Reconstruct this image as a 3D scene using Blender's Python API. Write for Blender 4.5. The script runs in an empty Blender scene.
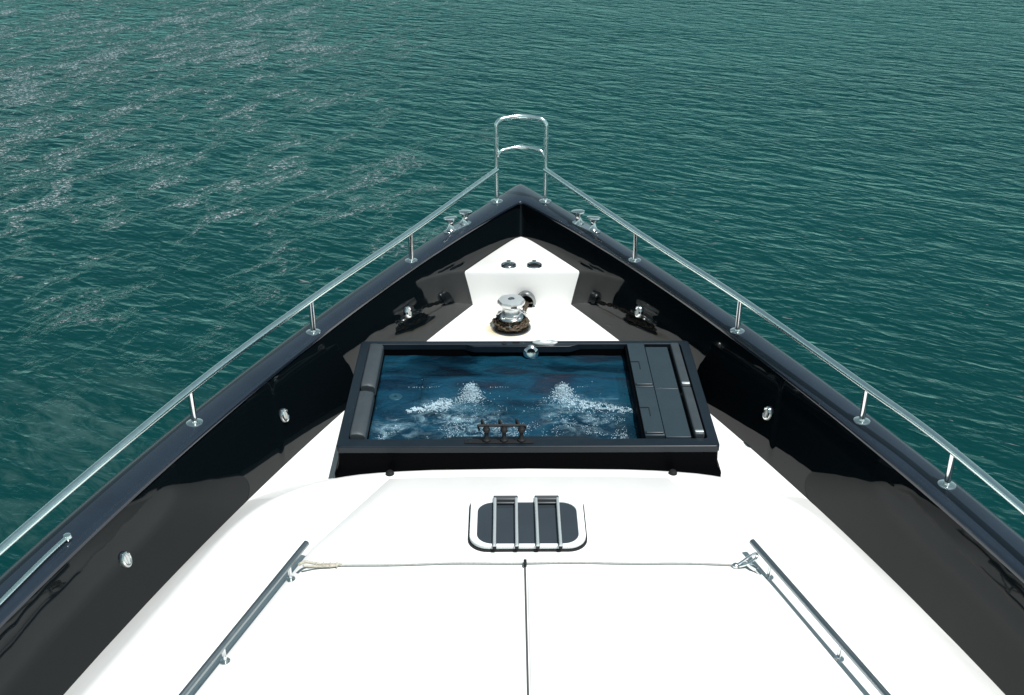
import bpy, bmesh, math, random
from mathutils import Vector, Matrix, noise
random.seed(7)
S = bpy.context.scene
R = math.radians
PI = math.pi

# ------------------------------------------------------------------ camera, sky, sun, exposure
CAM = Vector((-0.125, 0.0, 4.0))
cd = bpy.data.cameras.new('camera'); cam = bpy.data.objects.new('camera', cd)
S.collection.objects.link(cam); S.camera = cam
cd.sensor_width = 36.0; cd.lens = 36.0 * 1150.0 / 1024.0
cd.clip_start = 0.05; cd.clip_end = 20000
cam.location = CAM
cam.rotation_euler = (R(90 - 27.67), 0, R(-0.309))

SUN_AZ, SUN_EL = 136.0, 68.0            # azimuth from +Y, positive towards +X
w = bpy.data.worlds.new('World'); S.world = w; w.use_nodes = True
nt = w.node_tree; bg = nt.nodes['Background']
sky = nt.nodes.new('ShaderNodeTexSky'); sky.sky_type = 'NISHITA'; sky.sun_disc = False
sky.sun_elevation = R(SUN_EL); sky.sun_rotation = R(SUN_AZ); sky.air_density = 1.0; sky.dust_density = 0.6
bw = nt.nodes.new('ShaderNodeRGBToBW'); nt.links.new(sky.outputs[0], bw.inputs[0])
tn = nt.nodes.new('ShaderNodeVectorMath'); tn.operation = 'SCALE'; tn.inputs[0].default_value = (0.74, 1.05, 1.00); nt.links.new(bw.outputs[0], tn.inputs['Scale'])
mxs = nt.nodes.new('ShaderNodeMixRGB'); mxs.inputs[0].default_value = 0.70       # teal-grey tint mixed in to cool the sky colour
nt.links.new(sky.outputs[0], mxs.inputs[1]); nt.links.new(tn.outputs[0], mxs.inputs[2]); nt.links.new(mxs.outputs[0], bg.inputs[0]); bg.inputs[1].default_value = 0.10
sl = bpy.data.lights.new('sun', 'SUN'); so = bpy.data.objects.new('sun', sl); S.collection.objects.link(so)
sl.energy = 4.2; sl.angle = R(0.5); sl.color = (1.0, 0.992, 0.975)
sv = Vector((math.sin(R(SUN_AZ)) * math.cos(R(SUN_EL)), math.cos(R(SUN_AZ)) * math.cos(R(SUN_EL)), math.sin(R(SUN_EL))))
so.rotation_euler = sv.to_track_quat('Z', 'Y').to_euler(); so.location = sv * 60

S.view_settings.view_transform = 'Standard'; S.view_settings.look = 'None'
S.view_settings.exposure = 0.40; S.view_settings.gamma = 1.0; S.view_settings.use_curve_mapping = False
S.cycles.max_bounces = 8; S.cycles.glossy_bounces = 5; S.cycles.diffuse_bounces = 4
S.cycles.sample_clamp_indirect = 6.0
S.cycles.caustics_reflective = False; S.cycles.caustics_refractive = False

# ------------------------------------------------------------------ materials
def N(nt, typ, **kw):
    n = nt.nodes.new(typ)
    for k, v in kw.items():
        if k.startswith('i_'):
            n.inputs[k[2:].replace('_', ' ')].default_value = v
        else: setattr(n, k, v)
    return n
def new_mat(name):
    m = bpy.data.materials.new(name); m.use_nodes = True
    return m, m.node_tree, m.node_tree.nodes['Principled BSDF']
def mat(name, col, rough=0.5, metal=0.0, spec=0.5, coat=0.0, var=0.0, vscale=6.0, bump=0.0, bscale=40.0, rvar=0.0):
    m, nt, p = new_mat(name); L = nt.links.new
    p.inputs['Base Color'].default_value = (*col, 1); p.inputs['Roughness'].default_value = rough
    p.inputs['Metallic'].default_value = metal; p.inputs['Specular IOR Level'].default_value = spec
    p.inputs['Coat Weight'].default_value = coat; p.inputs['Coat Roughness'].default_value = 0.02
    tc = N(nt, 'ShaderNodeTexCoord')
    n = N(nt, 'ShaderNodeTexNoise', i_Scale=vscale, i_Detail=8.0, i_Roughness=0.6); L(tc.outputs['Object'], n.inputs['Vector'])
    if var:
        mr = N(nt, 'ShaderNodeMapRange'); mr.inputs['From Min'].default_value = .3; mr.inputs['From Max'].default_value = .7
        mr.inputs['To Min'].default_value = 1 - var; mr.inputs['To Max'].default_value = 1 + var
        L(n.outputs['Fac'], mr.inputs['Value'])
        mx = N(nt, 'ShaderNodeVectorMath', operation='SCALE'); mx.inputs[0].default_value = col
        L(mr.outputs[0], mx.inputs['Scale']); L(mx.outputs[0], p.inputs['Base Color'])
    if rvar:
        mr = N(nt, 'ShaderNodeMapRange'); mr.inputs['From Min'].default_value = .35; mr.inputs['From Max'].default_value = .7
        mr.inputs['To Min'].default_value = rough; mr.inputs['To Max'].default_value = rough + rvar
        L(n.outputs['Fac'], mr.inputs['Value']); L(mr.outputs[0], p.inputs['Roughness'])
    if bump:
        b = N(nt, 'ShaderNodeBump'); b.inputs['Distance'].default_value = bump; b.inputs['Strength'].default_value = 1.0
        nb = N(nt, 'ShaderNodeTexNoise', i_Scale=bscale, i_Detail=3.0); L(tc.outputs['Object'], nb.inputs['Vector'])
        L(nb.outputs['Fac'], b.inputs['Height']); L(b.outputs[0], p.inputs['Normal'])
    return m

M = {}
M['white'] = mat('white_gelcoat', (0.80, 0.80, 0.78), 0.32, coat=0.15, var=0.02, vscale=2.2, rvar=0.12)
M['pad'] = mat('white_vinyl_cover', (0.82, 0.82, 0.81), 0.6, var=0.02, bump=0.002, bscale=5)
M['paint'] = mat('black_gloss_paint', (0.0020, 0.0036, 0.0046), 0.035, spec=0.31, bump=0.009, bscale=1.3)
M['cap'] = mat('cap_navy_gloss', (0.013, 0.020, 0.031), 0.22, spec=0.45, coat=0.15, var=0.15, vscale=3)
M['tubrim'] = mat('tub_graphite', (0.006, 0.0105, 0.016), 0.30, spec=0.36, var=0.12, vscale=9, rvar=0.08)
M['skirt'] = mat('tub_black_skirt', (0.0012, 0.0012, 0.0016), 0.40, spec=0.02)
M['lid'] = mat('tub_grey_lid', (0.019, 0.031, 0.040), 0.38, spec=0.5, var=0.08, vscale=12, bump=0.0006, bscale=60)
M['cushion'] = mat('headrest_grey_vinyl', (0.033, 0.042, 0.048), 0.48, spec=0.4, var=0.1, vscale=14, bump=0.0008, bscale=80)
M['chrome'] = mat('polished_steel', (0.78, 0.80, 0.79), 0.07, metal=1.0, rvar=0.1, vscale=30)
M['railsteel'] = mat('rail_steel', (0.74, 0.86, 0.84), 0.20, metal=1.0, rvar=0.08, vscale=20)
M['darksteel'] = mat('brushed_steel', (0.30, 0.32, 0.33), 0.30, metal=1.0, var=0.1)
M['greysteel'] = mat('dull_rail_steel', (0.30, 0.33, 0.34), 0.30, metal=1.0, rvar=.1)
M['rubber'] = mat('black_rubber', (0.008, 0.008, 0.009), 0.6, spec=0.3)
M['satin'] = mat('satin_steel', (0.82, 0.84, 0.83), 0.34, metal=0.75, rvar=.08)
M['hole'] = mat('dark_opening', (0.004, 0.004, 0.004), 0.9, spec=0.1)
M['glass'] = mat('smoked_acrylic', (0.030, 0.038, 0.046), 0.12, spec=0.5, var=0.1, vscale=3, bump=0.001, bscale=3)
M['hinge'] = mat('dark_grey_hinge', (0.10, 0.105, 0.11), 0.45, metal=0.5)
M['alu'] = mat('pale_aluminium', (0.62, 0.65, 0.65), 0.35, metal=0.6, var=0.05)
M['frame'] = mat('white_hatch_frame', (0.74, 0.76, 0.76), 0.35)
M['rope'] = mat('beige_rope', (0.42, 0.39, 0.32), 0.85, var=0.25, vscale=60, bump=0.003, bscale=160)
M['cord'] = mat('grey_cord', (0.33, 0.33, 0.31), 0.85, var=0.2, vscale=80, bump=0.002, bscale=200)
M['chain'] = mat('rusty_chain', (0.085, 0.062, 0.038), 0.55, metal=0.35, var=0.45, vscale=35)
M['shell'] = mat('tub_blue_shell', (0.016, 0.065, 0.120), 0.3, var=0.35, vscale=5)
M['grout'] = mat('dark_seam_gap', (0.05, 0.05, 0.05), 0.8)  # dark strip in the joint between the two sun pads
M['lens'] = mat('light_lens', (0.45, 0.46, 0.44), 0.15, spec=0.8)
M['hull'] = mat('hull_black_paint', (0.006, 0.008, 0.012), 0.08, spec=0.5)

def deck_mat():                      # white gelcoat with the yellowish rust stain round the windlass
    m, nt, p = new_mat('foredeck_gelcoat'); L = nt.links.new
    tc = N(nt, 'ShaderNodeTexCoord'); geo = N(nt, 'ShaderNodeNewGeometry')
    n = N(nt, 'ShaderNodeTexNoise', i_Scale=9.0, i_Detail=6.0); L(geo.outputs['Position'], n.inputs['Vector'])
    def blob(c, r0, r1, amt):
        d = N(nt, 'ShaderNodeVectorMath', operation='DISTANCE'); L(geo.outputs['Position'], d.inputs[0]); d.inputs[1].default_value = c
        a = N(nt, 'ShaderNodeMath', operation='MULTIPLY_ADD'); L(n.outputs['Fac'], a.inputs[0]); a.inputs[1].default_value = 0.10; L(d.outputs['Value'], a.inputs[2])
        mr = N(nt, 'ShaderNodeMapRange', interpolation_type='SMOOTHSTEP'); L(a.outputs[0], mr.inputs['Value'])
        mr.inputs['From Min'].default_value = r1 + .05; mr.inputs['From Max'].default_value = r0 + .05
        mr.inputs['To Min'].default_value = 0; mr.inputs['To Max'].default_value = amt
        return mr
    b1 = blob((-0.22, 7.97, 0), 0.06, 0.17, 0.5); b2 = blob((-0.10, 7.93, 0), 0.12, 0.21, 0.55)
    b3 = blob((0.12, 8.16, 0), 0.01, 0.13, 0.3)
    s = N(nt, 'ShaderNodeMath', operation='ADD'); L(b1.outputs[0], s.inputs[0]); L(b2.outputs[0], s.inputs[1])
    s2 = N(nt, 'ShaderNodeMath', operation='ADD', use_clamp=True); L(s.outputs[0], s2.inputs[0]); L(b3.outputs[0], s2.inputs[1])
    mx = N(nt, 'ShaderNodeMixRGB'); mx.inputs[1].default_value = (0.80, 0.80, 0.78, 1); mx.inputs[2].default_value = (0.50, 0.42, 0.24, 1)
    L(s2.outputs[0], mx.inputs[0]); L(mx.outputs[0], p.inputs['Base Color'])
    p.inputs['Roughness'].default_value = 0.45
    return m
M['deck'] = deck_mat()

def sea_mat():
    m, nt, p = new_mat('sea_water'); L = nt.links.new
    geo = N(nt, 'ShaderNodeNewGeometry')
    def mapping(rz, sc):
        mp = N(nt, 'ShaderNodeMapping', vector_type='TEXTURE'); L(geo.outputs['Position'], mp.inputs['Vector'])
        mp.inputs['Rotation'].default_value = (0, 0, R(-rz)); mp.inputs['Scale'].default_value = (1 / sc[0], 1 / sc[1], 1); return mp
    def mth(op, a, b=None, c=None, clamp=False):
        n = N(nt, 'ShaderNodeMath', operation=op, use_clamp=clamp)
        for i, v in enumerate((a, b, c)):
            if v is None: continue
            if isinstance(v, (int, float)): n.inputs[i].default_value = v
            else: L(v, n.inputs[i])
        return n.outputs[0]
    def nz(rz, sc, detail=2.0, rough=0.5, dist=0.0):
        mp = mapping(rz, sc)
        n = N(nt, 'ShaderNodeTexNoise', i_Scale=1.0, i_Detail=detail, i_Roughness=rough, i_Distortion=dist)
        L(mp.outputs[0], n.inputs['Vector']); return n.outputs['Fac']
    def ridge(v):                  # sharp crests, broad troughs
        a = mth('MULTIPLY_ADD', v, 2.0, -1.0); a = mth('ABSOLUTE', a); return mth('SUBTRACT', 1.0, a)
    def rng(v, a, b, lo=0.0, hi=1.0):
        mr = N(nt, 'ShaderNodeMapRange', interpolation_type='SMOOTHSTEP'); L(v, mr.inputs['Value'])
        mr.inputs['From Min'].default_value = a; mr.inputs['From Max'].default_value = b
        mr.inputs['To Min'].default_value = lo; mr.inputs['To Max'].default_value = hi; return mr.outputs[0]
    swell = nz(10, (0.10, 0.33), 3)
    w1 = ridge(nz(25, (0.80, 1.95), 2.5, 0.5, 0.3))
    w2 = ridge(nz(32, (2.2, 4.8), 2.5, 0.55, 0.3))
    w3 = nz(8, (3.4, 8.5), 3, 0.6, 0.2)
    # gust patches: rougher water in streaks out to port, ahead of the bow; they also place the painted glints
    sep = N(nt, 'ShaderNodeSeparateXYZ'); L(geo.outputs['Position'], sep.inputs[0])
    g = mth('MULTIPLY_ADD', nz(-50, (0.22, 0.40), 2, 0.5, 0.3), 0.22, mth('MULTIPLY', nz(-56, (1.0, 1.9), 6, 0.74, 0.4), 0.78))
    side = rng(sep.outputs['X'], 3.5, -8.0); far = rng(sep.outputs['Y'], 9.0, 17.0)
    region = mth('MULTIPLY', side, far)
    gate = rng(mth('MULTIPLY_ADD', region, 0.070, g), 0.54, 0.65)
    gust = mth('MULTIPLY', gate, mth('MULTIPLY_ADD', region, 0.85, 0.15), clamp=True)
    fine = nz(12, (9.0, 16.0), 2.5, 0.7, 0.3)
    h = mth('MULTIPLY', swell, 0.10)
    h = mth('MULTIPLY_ADD', w1, 0.072, h)
    h = mth('MULTIPLY_ADD', w2, 0.030, h)
    h = mth('MULTIPLY_ADD', w3, 0.012, h)
    h = mth('ADD', h, mth('MULTIPLY', mth('MULTIPLY_ADD', gust, 0.034, 0.004), fine))
    b = N(nt, 'ShaderNodeBump'); b.inputs['Strength'].default_value = 1.0; b.inputs['Distance'].default_value = 1.0
    L(h, b.inputs['Height']); L(b.outputs[0], p.inputs['Normal'])
    # body colour: green-blue water, patches of slightly different turbidity, bubbles near the port bow
    c1 = nz(0, (0.05, 0.09), 4, 0.55)
    mx = N(nt, 'ShaderNodeMixRGB'); L(rng(c1, 0.3, 0.7), mx.inputs[0])
    mx.inputs[1].default_value = (0.0011, 0.0205, 0.0220, 1); mx.inputs[2].default_value = (0.0019, 0.031, 0.031, 1)
    dd = N(nt, 'ShaderNodeVectorMath', operation='DISTANCE'); L(geo.outputs['Position'], dd.inputs[0]); dd.inputs[1].default_value = (-4.85, 9.9, -2.4)
    near = rng(dd.outputs['Value'], 2.6, 0.6)
    sw = nz(35, (0.9, 2.6), 6, 0.68, 1.6)
    turb = mth('MULTIPLY', near, rng(sw, 0.42, 0.68), clamp=True)
    mx2 = N(nt, 'ShaderNodeMixRGB'); L(mth('MULTIPLY', turb, 0.40), mx2.inputs[0]); L(mx.outputs[0], mx2.inputs[1]); mx2.inputs[2].default_value = (0.060, 0.110, 0.105, 1)
    # water glints painted into the colour: pale flecks in gusts, sparse sparkles elsewhere
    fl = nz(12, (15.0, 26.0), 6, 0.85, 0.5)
    glint_fleck = mth('MULTIPLY', rng(fl, 0.51, 0.62), rng(gust, 0.12, 0.85))
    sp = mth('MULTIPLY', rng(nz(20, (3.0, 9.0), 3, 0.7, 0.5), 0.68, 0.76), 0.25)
    mx3 = N(nt, 'ShaderNodeMixRGB'); L(mth('MULTIPLY', mth('MAXIMUM', glint_fleck, sp), 0.85), mx3.inputs[0]); L(mx2.outputs[0], mx3.inputs[1]); mx3.inputs[2].default_value = (0.64, 0.62, 0.65, 1)
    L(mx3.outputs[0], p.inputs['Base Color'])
    p.inputs['IOR'].default_value = 1.333; p.inputs['Specular IOR Level'].default_value = 0.0; p.inputs['Roughness'].default_value = 1.0
    gl = N(nt, 'ShaderNodeBsdfGlossy'); gl.inputs['Color'].default_value = (0.40, 0.72, 0.72, 1); L(b.outputs[0], gl.inputs['Normal']); L(rng(gust, 0, 1, 0.08, 0.25), gl.inputs['Roughness'])
    fr = N(nt, 'ShaderNodeFresnel'); fr.inputs['IOR'].default_value = 1.30; L(b.outputs[0], fr.inputs['Normal'])
    ms = N(nt, 'ShaderNodeMixShader'); L(fr.outputs[0], ms.inputs[0]); L(p.outputs[0], ms.inputs[1]); L(gl.outputs[0], ms.inputs[2])
    L(ms.outputs[0], nt.nodes['Material Output'].inputs['Surface'])
    return m
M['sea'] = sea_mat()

def bath_mat():
    m, nt, p = new_mat('bath_water'); L = nt.links.new
    geo = N(nt, 'ShaderNodeNewGeometry')
    def nz(sc, detail=5, rough=.6, dist=.8, off=(0, 0, 0)):
        mp = N(nt, 'ShaderNodeMapping'); L(geo.outputs['Position'], mp.inputs['Vector']); mp.inputs['Scale'].default_value = sc; mp.inputs['Location'].default_value = off
        n = N(nt, 'ShaderNodeTexNoise', i_Scale=1.0, i_Detail=detail, i_Roughness=rough, i_Distortion=dist); L(mp.outputs[0], n.inputs['Vector']); return n.outputs['Fac']
    cr = N(nt, 'ShaderNodeValToRGB'); L(nz((1.1, 2.6, 1), 5, .52, 1.0), cr.inputs[0])
    e = cr.color_ramp.elements; e[0].position = .30; e[0].color = (0.002, 0.008, 0.016, 1); e[1].position = .72; e[1].color = (0.030, 0.026, 0.036, 1)
    x = e.new(.43); x.color = (0.003, 0.026, 0.048, 1); x = e.new(.53); x.color = (0.008, 0.062, 0.105, 1); x = e.new(.62); x.color = (0.010, 0.030, 0.052, 1)
    # milky bubbles under the surface around the two jets
    sep = N(nt, 'ShaderNodeSeparateXYZ'); L(geo.outputs['Position'], sep.inputs[0])
    acc = None
    for c, r in (((-0.50, 6.08, .33), .34), ((0.32, 6.10, .33), .36), ((-.28, 5.95, .33), .30), ((-0.80, 5.92, .33), .22)):
        d = N(nt, 'ShaderNodeVectorMath', operation='DISTANCE'); L(geo.outputs['Position'], d.inputs[0]); d.inputs[1].default_value = c
        mr = N(nt, 'ShaderNodeMapRange', interpolation_type='SMOOTHSTEP'); L(d.outputs['Value'], mr.inputs['Value'])
        mr.inputs['From Min'].default_value = r; mr.inputs['From Max'].default_value = 0.0; mr.inputs['To Max'].default_value = 1.0
        if acc is None: acc = mr.outputs[0]
        else:
            a = N(nt, 'ShaderNodeMath', operation='MAXIMUM'); L(acc, a.inputs[0]); L(mr.outputs[0], a.inputs[1]); acc = a.outputs[0]
    q = N(nt, 'ShaderNodeMapRange', interpolation_type='SMOOTHSTEP'); L(nz((9, 12, 1), 7, .72, 1.0), q.inputs['Value']); q.inputs['From Min'].default_value = .42; q.inputs['From Max'].default_value = .70
    mu = N(nt, 'ShaderNodeMath', operation='MULTIPLY', use_clamp=True); L(acc, mu.inputs[0]); L(q.outputs[0], mu.inputs[1])
    mx = N(nt, 'ShaderNodeMixRGB'); L(mu.outputs[0], mx.inputs[0]); L(cr.outputs[0], mx.inputs[1]); mx.inputs[2].default_value = (0.22, 0.36, 0.43, 1)
    L(mx.outputs[0], p.inputs['Base Color'])
    b = N(nt, 'ShaderNodeBump'); b.inputs['Strength'].default_value = 1; b.inputs['Distance'].default_value = 0.03
    L(nz((6, 10, 1), 4, .6, .8), b.inputs['Height']); L(b.outputs[0], p.inputs['Normal'])
    p.inputs['Roughness'].default_value = .07; p.inputs['IOR'].default_value = 1.33
    tr = N(nt, 'ShaderNodeBsdfTransparent'); tr.inputs['Color'].default_value = (0.55, 0.80, 0.88, 1)
    f2 = N(nt, 'ShaderNodeMath', operation='MULTIPLY_ADD', use_clamp=True); L(mu.outputs[0], f2.inputs[0]); f2.inputs[1].default_value = .40; f2.inputs[2].default_value = .60
    ms = N(nt, 'ShaderNodeMixShader'); L(f2.outputs[0], ms.inputs[0]); L(tr.outputs[0], ms.inputs[1]); L(p.outputs[0], ms.inputs[2]); L(ms.outputs[0], nt.nodes['Material Output'].inputs['Surface'])
    return m
M['bath'] = bath_mat()
M['foam'] = mat('white_bubbles', (0.42, 0.55, 0.62), 0.5, spec=.3)

# ------------------------------------------------------------------ helpers
def mesh_obj(name, bm, m, parent=None, smooth=True, origin=None, bevel=0, auto=35, recalc=True):
    """link a bmesh (world coordinates) as ONE object whose origin sits at the foot of its shape"""
    if recalc: bmesh.ops.recalc_face_normals(bm, faces=bm.faces)
    co = [v.co for v in bm.verts]
    if origin is None:
        xs = [c.x for c in co]; ys = [c.y for c in co]; zs = [c.z for c in co]
        origin = Vector(((min(xs) + max(xs)) / 2, (min(ys) + max(ys)) / 2, min(zs)))
    origin = Vector(origin)
    bmesh.ops.translate(bm, verts=bm.verts, vec=-origin)
    for f in bm.faces: f.smooth = smooth
    if smooth:
        for e in bm.edges:
            if len(e.link_faces) == 2 and e.calc_face_angle(0) > R(auto): e.smooth = False
    me = bpy.data.meshes.new(name); bm.to_mesh(me); bm.free(); me.materials.append(m)
    o = bpy.data.objects.new(name, me); S.collection.objects.link(o)
    place(o, origin, parent)
    if bevel:
        md = o.modifiers.new('bevel', 'BEVEL'); md.width = bevel; md.segments = 3; md.limit_method = 'ANGLE'; md.angle_limit = R(40)
        md.harden_normals = False
    return o
WL = {}
def place(o, origin, parent):
    WL[o.name] = Vector(origin)
    if parent is not None:
        o.parent = parent; o.location = Vector(origin) - WL[parent.name]
    else: o.location = origin
def empty(name, loc, label, cat, group=None, parent=None):
    o = bpy.data.objects.new(name, None); S.collection.objects.link(o); o.empty_display_size = .2
    place(o, Vector(loc), parent)
    if parent is None: tag(o, label, cat, group)
    return o
def tag(o, label, cat, group=None):
    o['label'] = label; o['category'] = cat
    if group: o['group'] = group
    return o
def dup(o, loc, parent=None, rz=None, mirror=False, label=None):
    c = o.copy(); S.collection.objects.link(c); place(c, loc, parent)
    if rz is not None: c.rotation_euler = (0, 0, rz)
    for ch in [x for x in S.objects if x.parent == o]:
        d = ch.copy(); S.collection.objects.link(d); d.parent = c
    if label: c['label'] = label
    return c
def box(bm, c, s, rot=None):
    r = bmesh.ops.create_cube(bm, size=1.0)
    mt = Matrix.Translation(Vector(c)) @ (rot.to_4x4() if rot else Matrix.Identity(4)) @ Matrix.Diagonal((*s, 1))
    bmesh.ops.transform(bm, matrix=mt, verts=r['verts']); return r['verts']
def smooth_path(pts, n=8, closed=False):
    P = [Vector(p) for p in pts]; out = []
    rngN = len(P) if closed else len(P) - 1
    for i in range(rngN):
        if closed: p0, p1, p2, p3 = P[i - 1], P[i], P[(i + 1) % len(P)], P[(i + 2) % len(P)]
        else: p0, p1, p2, p3 = P[max(i - 1, 0)], P[i], P[i + 1], P[min(i + 2, len(P) - 1)]
        for k in range(n):
            t = k / n
            out.append(0.5 * ((2 * p1) + (-p0 + p2) * t + (2 * p0 - 5 * p1 + 4 * p2 - p3) * t * t + (-p0 + 3 * p1 - 3 * p2 + p3) * t ** 3))
    if not closed: out.append(P[-1])
    return out
def tube(bm, pts, r, seg=14, caps=True, closed=False):
    P = [Vector(p) for p in pts]; n = len(P); rings = []
    rad = r if isinstance(r, (list, tuple)) else [r] * n
    up = None
    for i in range(n):
        if closed: t = (P[(i + 1) % n] - P[i - 1]).normalized()
        else: t = (P[min(i + 1, n - 1)] - P[max(i - 1, 0)]).normalized()
        if up is None:
            a = Vector((0, 0, 1)) if abs(t.z) < .9 else Vector((0, 1, 0))
        else: a = up
        s = t.cross(a).normalized(); up = s.cross(t).normalized()
        rings.append([bm.verts.new(P[i] + (s * math.cos(2 * PI * k / seg) + up * math.sin(2 * PI * k / seg)) * rad[i]) for k in range(seg)])
    for i in range(n if closed else n - 1):
        a, b = rings[i], rings[(i + 1) % n]
        for k in range(seg):
            bm.faces.new((a[k], a[(k + 1) % seg], b[(k + 1) % seg], b[k]))
    if caps and not closed:
        bm.faces.new(rings[0][::-1]); bm.faces.new(rings[-1])
    return rings
def lathe(bm, prof, c=(0, 0, 0), seg=32, axis=None, sx=1, sy=1):
    """profile of (radius, height) turned round z through c"""
    c = Vector(c); rows = []; q = axis.to_track_quat('Z', 'Y').to_matrix() if axis else Matrix.Identity(3)
    for r, z in prof:
        if r < 1e-6: rows.append([bm.verts.new(c + q @ Vector((0, 0, z)))])
        else: rows.append([bm.verts.new(c + q @ Vector((r * sx * math.cos(2 * PI * k / seg), r * sy * math.sin(2 * PI * k / seg), z))) for k in range(seg)])
    for a, b in zip(rows, rows[1:]):
        for k in range(seg):
            k2 = (k + 1) % seg
            if len(a) == 1 and len(b) == 1: continue
            if len(a) == 1: bm.faces.new((a[0], b[k], b[k2]))
            elif len(b) == 1: bm.faces.new((a[k], b[0], a[k2]))
            else: bm.faces.new((a[k], b[k], b[k2], a[k2]))
def prism(bm, poly, z0, z1, zf=None):
    """poly: plan outline; zf(x, y) adds a surface height"""
    zf = zf or (lambda x, y: 0)
    a = [bm.verts.new((x, y, z0 + zf(x, y))) for x, y in poly]; b = [bm.verts.new((x, y, z1 + zf(x, y))) for x, y in poly]
    n = len(poly)
    for k in range(n): bm.faces.new((a[k], a[(k + 1) % n], b[(k + 1) % n], b[k]))
    bm.faces.new(a[::-1]); bm.faces.new(b)
def rrect(cx, cy, w, h, r, n=8):
    out = []
    for sx, sy, a0 in ((1, 1, 0), (-1, 1, 90), (-1, -1, 180), (1, -1, 270)):
        for k in range(n + 1):
            a = R(a0 + 90 * k / n); out.append((cx + sx * (w / 2 - r) + r * math.cos(a), cy + sy * (h / 2 - r) + r * math.sin(a)))
    return out
def ring_prism(bm, outer, inner, z0, z1):
    n = len(outer); V = [[bm.verts.new((x, y, z)) for x, y in pl] for pl, z in ((outer, z0), (outer, z1), (inner, z1), (inner, z0))]
    for k in range(n):
        k2 = (k + 1) % n
        for i in range(4):
            a, b = V[i], V[(i + 1) % 4]; bm.faces.new((a[k], a[k2], b[k2], b[k]))

# ------------------------------------------------------------------ plan curves of the bow (starboard half widths at each Y)
def poly(q, Y):
    v = 0.0
    for c in q: v = v * Y + c
    return v
def capz(Y):                            # the sheer: the cap drops a little towards the stern
    return .58 - .055 * min(max(0.0, (7.8 - Y) / 3.6), 1.3) ** 1.5
QI = (3.388777452550922e-05, -0.00038816819684331605, 0.000832548030434099, 0.03153413351156985, 0.3360882330981818); TI = 9.225
QO = (2.5719997912006727e-05, -0.0004107485385334828, 0.0010205362561758564, 0.03154919041619915, 0.3460629301680384); TO = 9.675
QF = (-9.0371e-05, 7.04825e-04, 0.026936079, 0.3309668); TF = 9.06
def half(q, T, Y): return (T - Y) * poly(q, Y)
def pt(kind, s):
    q, T = {'i': (QI, TI), 'o': (QO, TO), 'f': (QF, TF)}[kind]
    u = abs(s); e = {'i': .05, 'o': .035, 'f': .09}[kind]; sh = .35 if kind == 'f' else .85
    x = math.copysign(half(q, T, T - u), s)
    return Vector((x, T - math.sqrt(u * u + e * e) + e * sh + (.07 * math.exp(-u / .5) if kind == 'o' else 0), 0))
def lerp_pt(a, b, t, s): return pt(a, s).lerp(pt(b, s), t)
SS = [sg * (TI - y) for sg in (-1, 1) for y in (6.14, 6.155, 6.17, 6.185, 6.20, 6.215)]
_n = 90
for k in range(-_n, _n + 1):
    v = k / _n; SS.append(math.copysign(abs(v) ** 1.8, v) * 11.4)
def wallpt(t, s, z):                    # a point on the inner bulwark (hollow flare): t = 0 at the deck, 1 under the cap
    Y = TI - abs(s)                     # a knuckle in the plating where the courtesy lights sit: more hollow forward of it
    k = min(max((Y - 6.16) / .035, 0), 1) * min(max((7.9 - Y) / .9, 0), 1)
    h = .22 + .25 * k
    p = lerp_pt('f', 'i', (1 - h) * t + h * t * t, s); p.z = z; return p
SS.sort()
CAPZ = 0.58
def Wfloor(Y): return half(QF, TF, Y)

# ------------------------------------------------------------------ the sea
bm = bmesh.new()
for (x0, x1, y0, y1) in ((-6000, 6000, -6000, 9000),):
    bm.faces.new([bm.verts.new(c) for c in ((x0, y0, -2.4), (x1, y0, -2.4), (x1, y1, -2.4), (x0, y1, -2.4))])
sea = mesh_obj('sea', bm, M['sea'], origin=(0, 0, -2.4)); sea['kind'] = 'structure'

# ------------------------------------------------------------------ the yacht
yacht = empty('yacht', (0, 3, -2.4), 'black hulled motor yacht bow with white deck and steel rails on green water', 'yacht')

def loft(bm, rows):
    vs = [[bm.verts.new(p) for p in r] for r in rows]
    for a, b in zip(vs, vs[1:]):
        for k in range(len(a) - 1): bm.faces.new((a[k], a[k + 1], b[k + 1], b[k]))
    return vs
# hull topsides with flare down to the water
bm = bmesh.new(); rows = []
for z, sc, dy in ((0.47, 1.0, 0), (0.36, 1.006, 0.0), (0.30, .995, -.02), (-.2, .955, -.20), (-.9, .88, -.48), (-1.6, .80, -.82), (-2.2, .74, -1.12), (-2.8, .70, -1.4)):
    r = []
    for s in SS:
        p = pt('o', s); k = max(0, 1 - abs(s) / 9); zz = z + (capz(p.y) - .58) * max(0, (z + 2.8) / 3.27); r.append(Vector((p.x * (sc + (1 - sc) * (1 - k) * .7), p.y + dy * k, zz)))
    rows.append(r)
vs = loft(bm, rows)
for a, b in zip(vs, vs[1:]): bm.faces.new((a[0], b[0], b[-1], a[-1]))
mesh_obj('hull', bm, M['hull'], yacht)
# cap rail along the top of the bulwark
bm = bmesh.new(); rows = []
for t, z in ((0.02, .548), (-.07, .552), (-.085, .566), (-.07, .580), (-.03, .586), (.3, .588), (.66, .584), (.80, .574), (.90, .558), (.97, .530), (1.0, .495), (1.01, .46)):
    rows.append([Vector((*lerp_pt('i', 'o', t, s).xy, z + capz(lerp_pt('i', 'o', t, s).y) - .58)) for s in SS])
loft(bm, rows); mesh_obj('cap_rail', bm, M['cap'], yacht, auto=60)
# inner face of the bulwark
bm = bmesh.new(); rows = []
for k in range(17):
    t = k / 16; rows.append([wallpt(t, s, t * (capz(wallpt(t, s, 0).y) - .024)) for s in SS])
loft(bm, rows); bulwark = mesh_obj('bulwark', bm, M['paint'], yacht)
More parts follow.
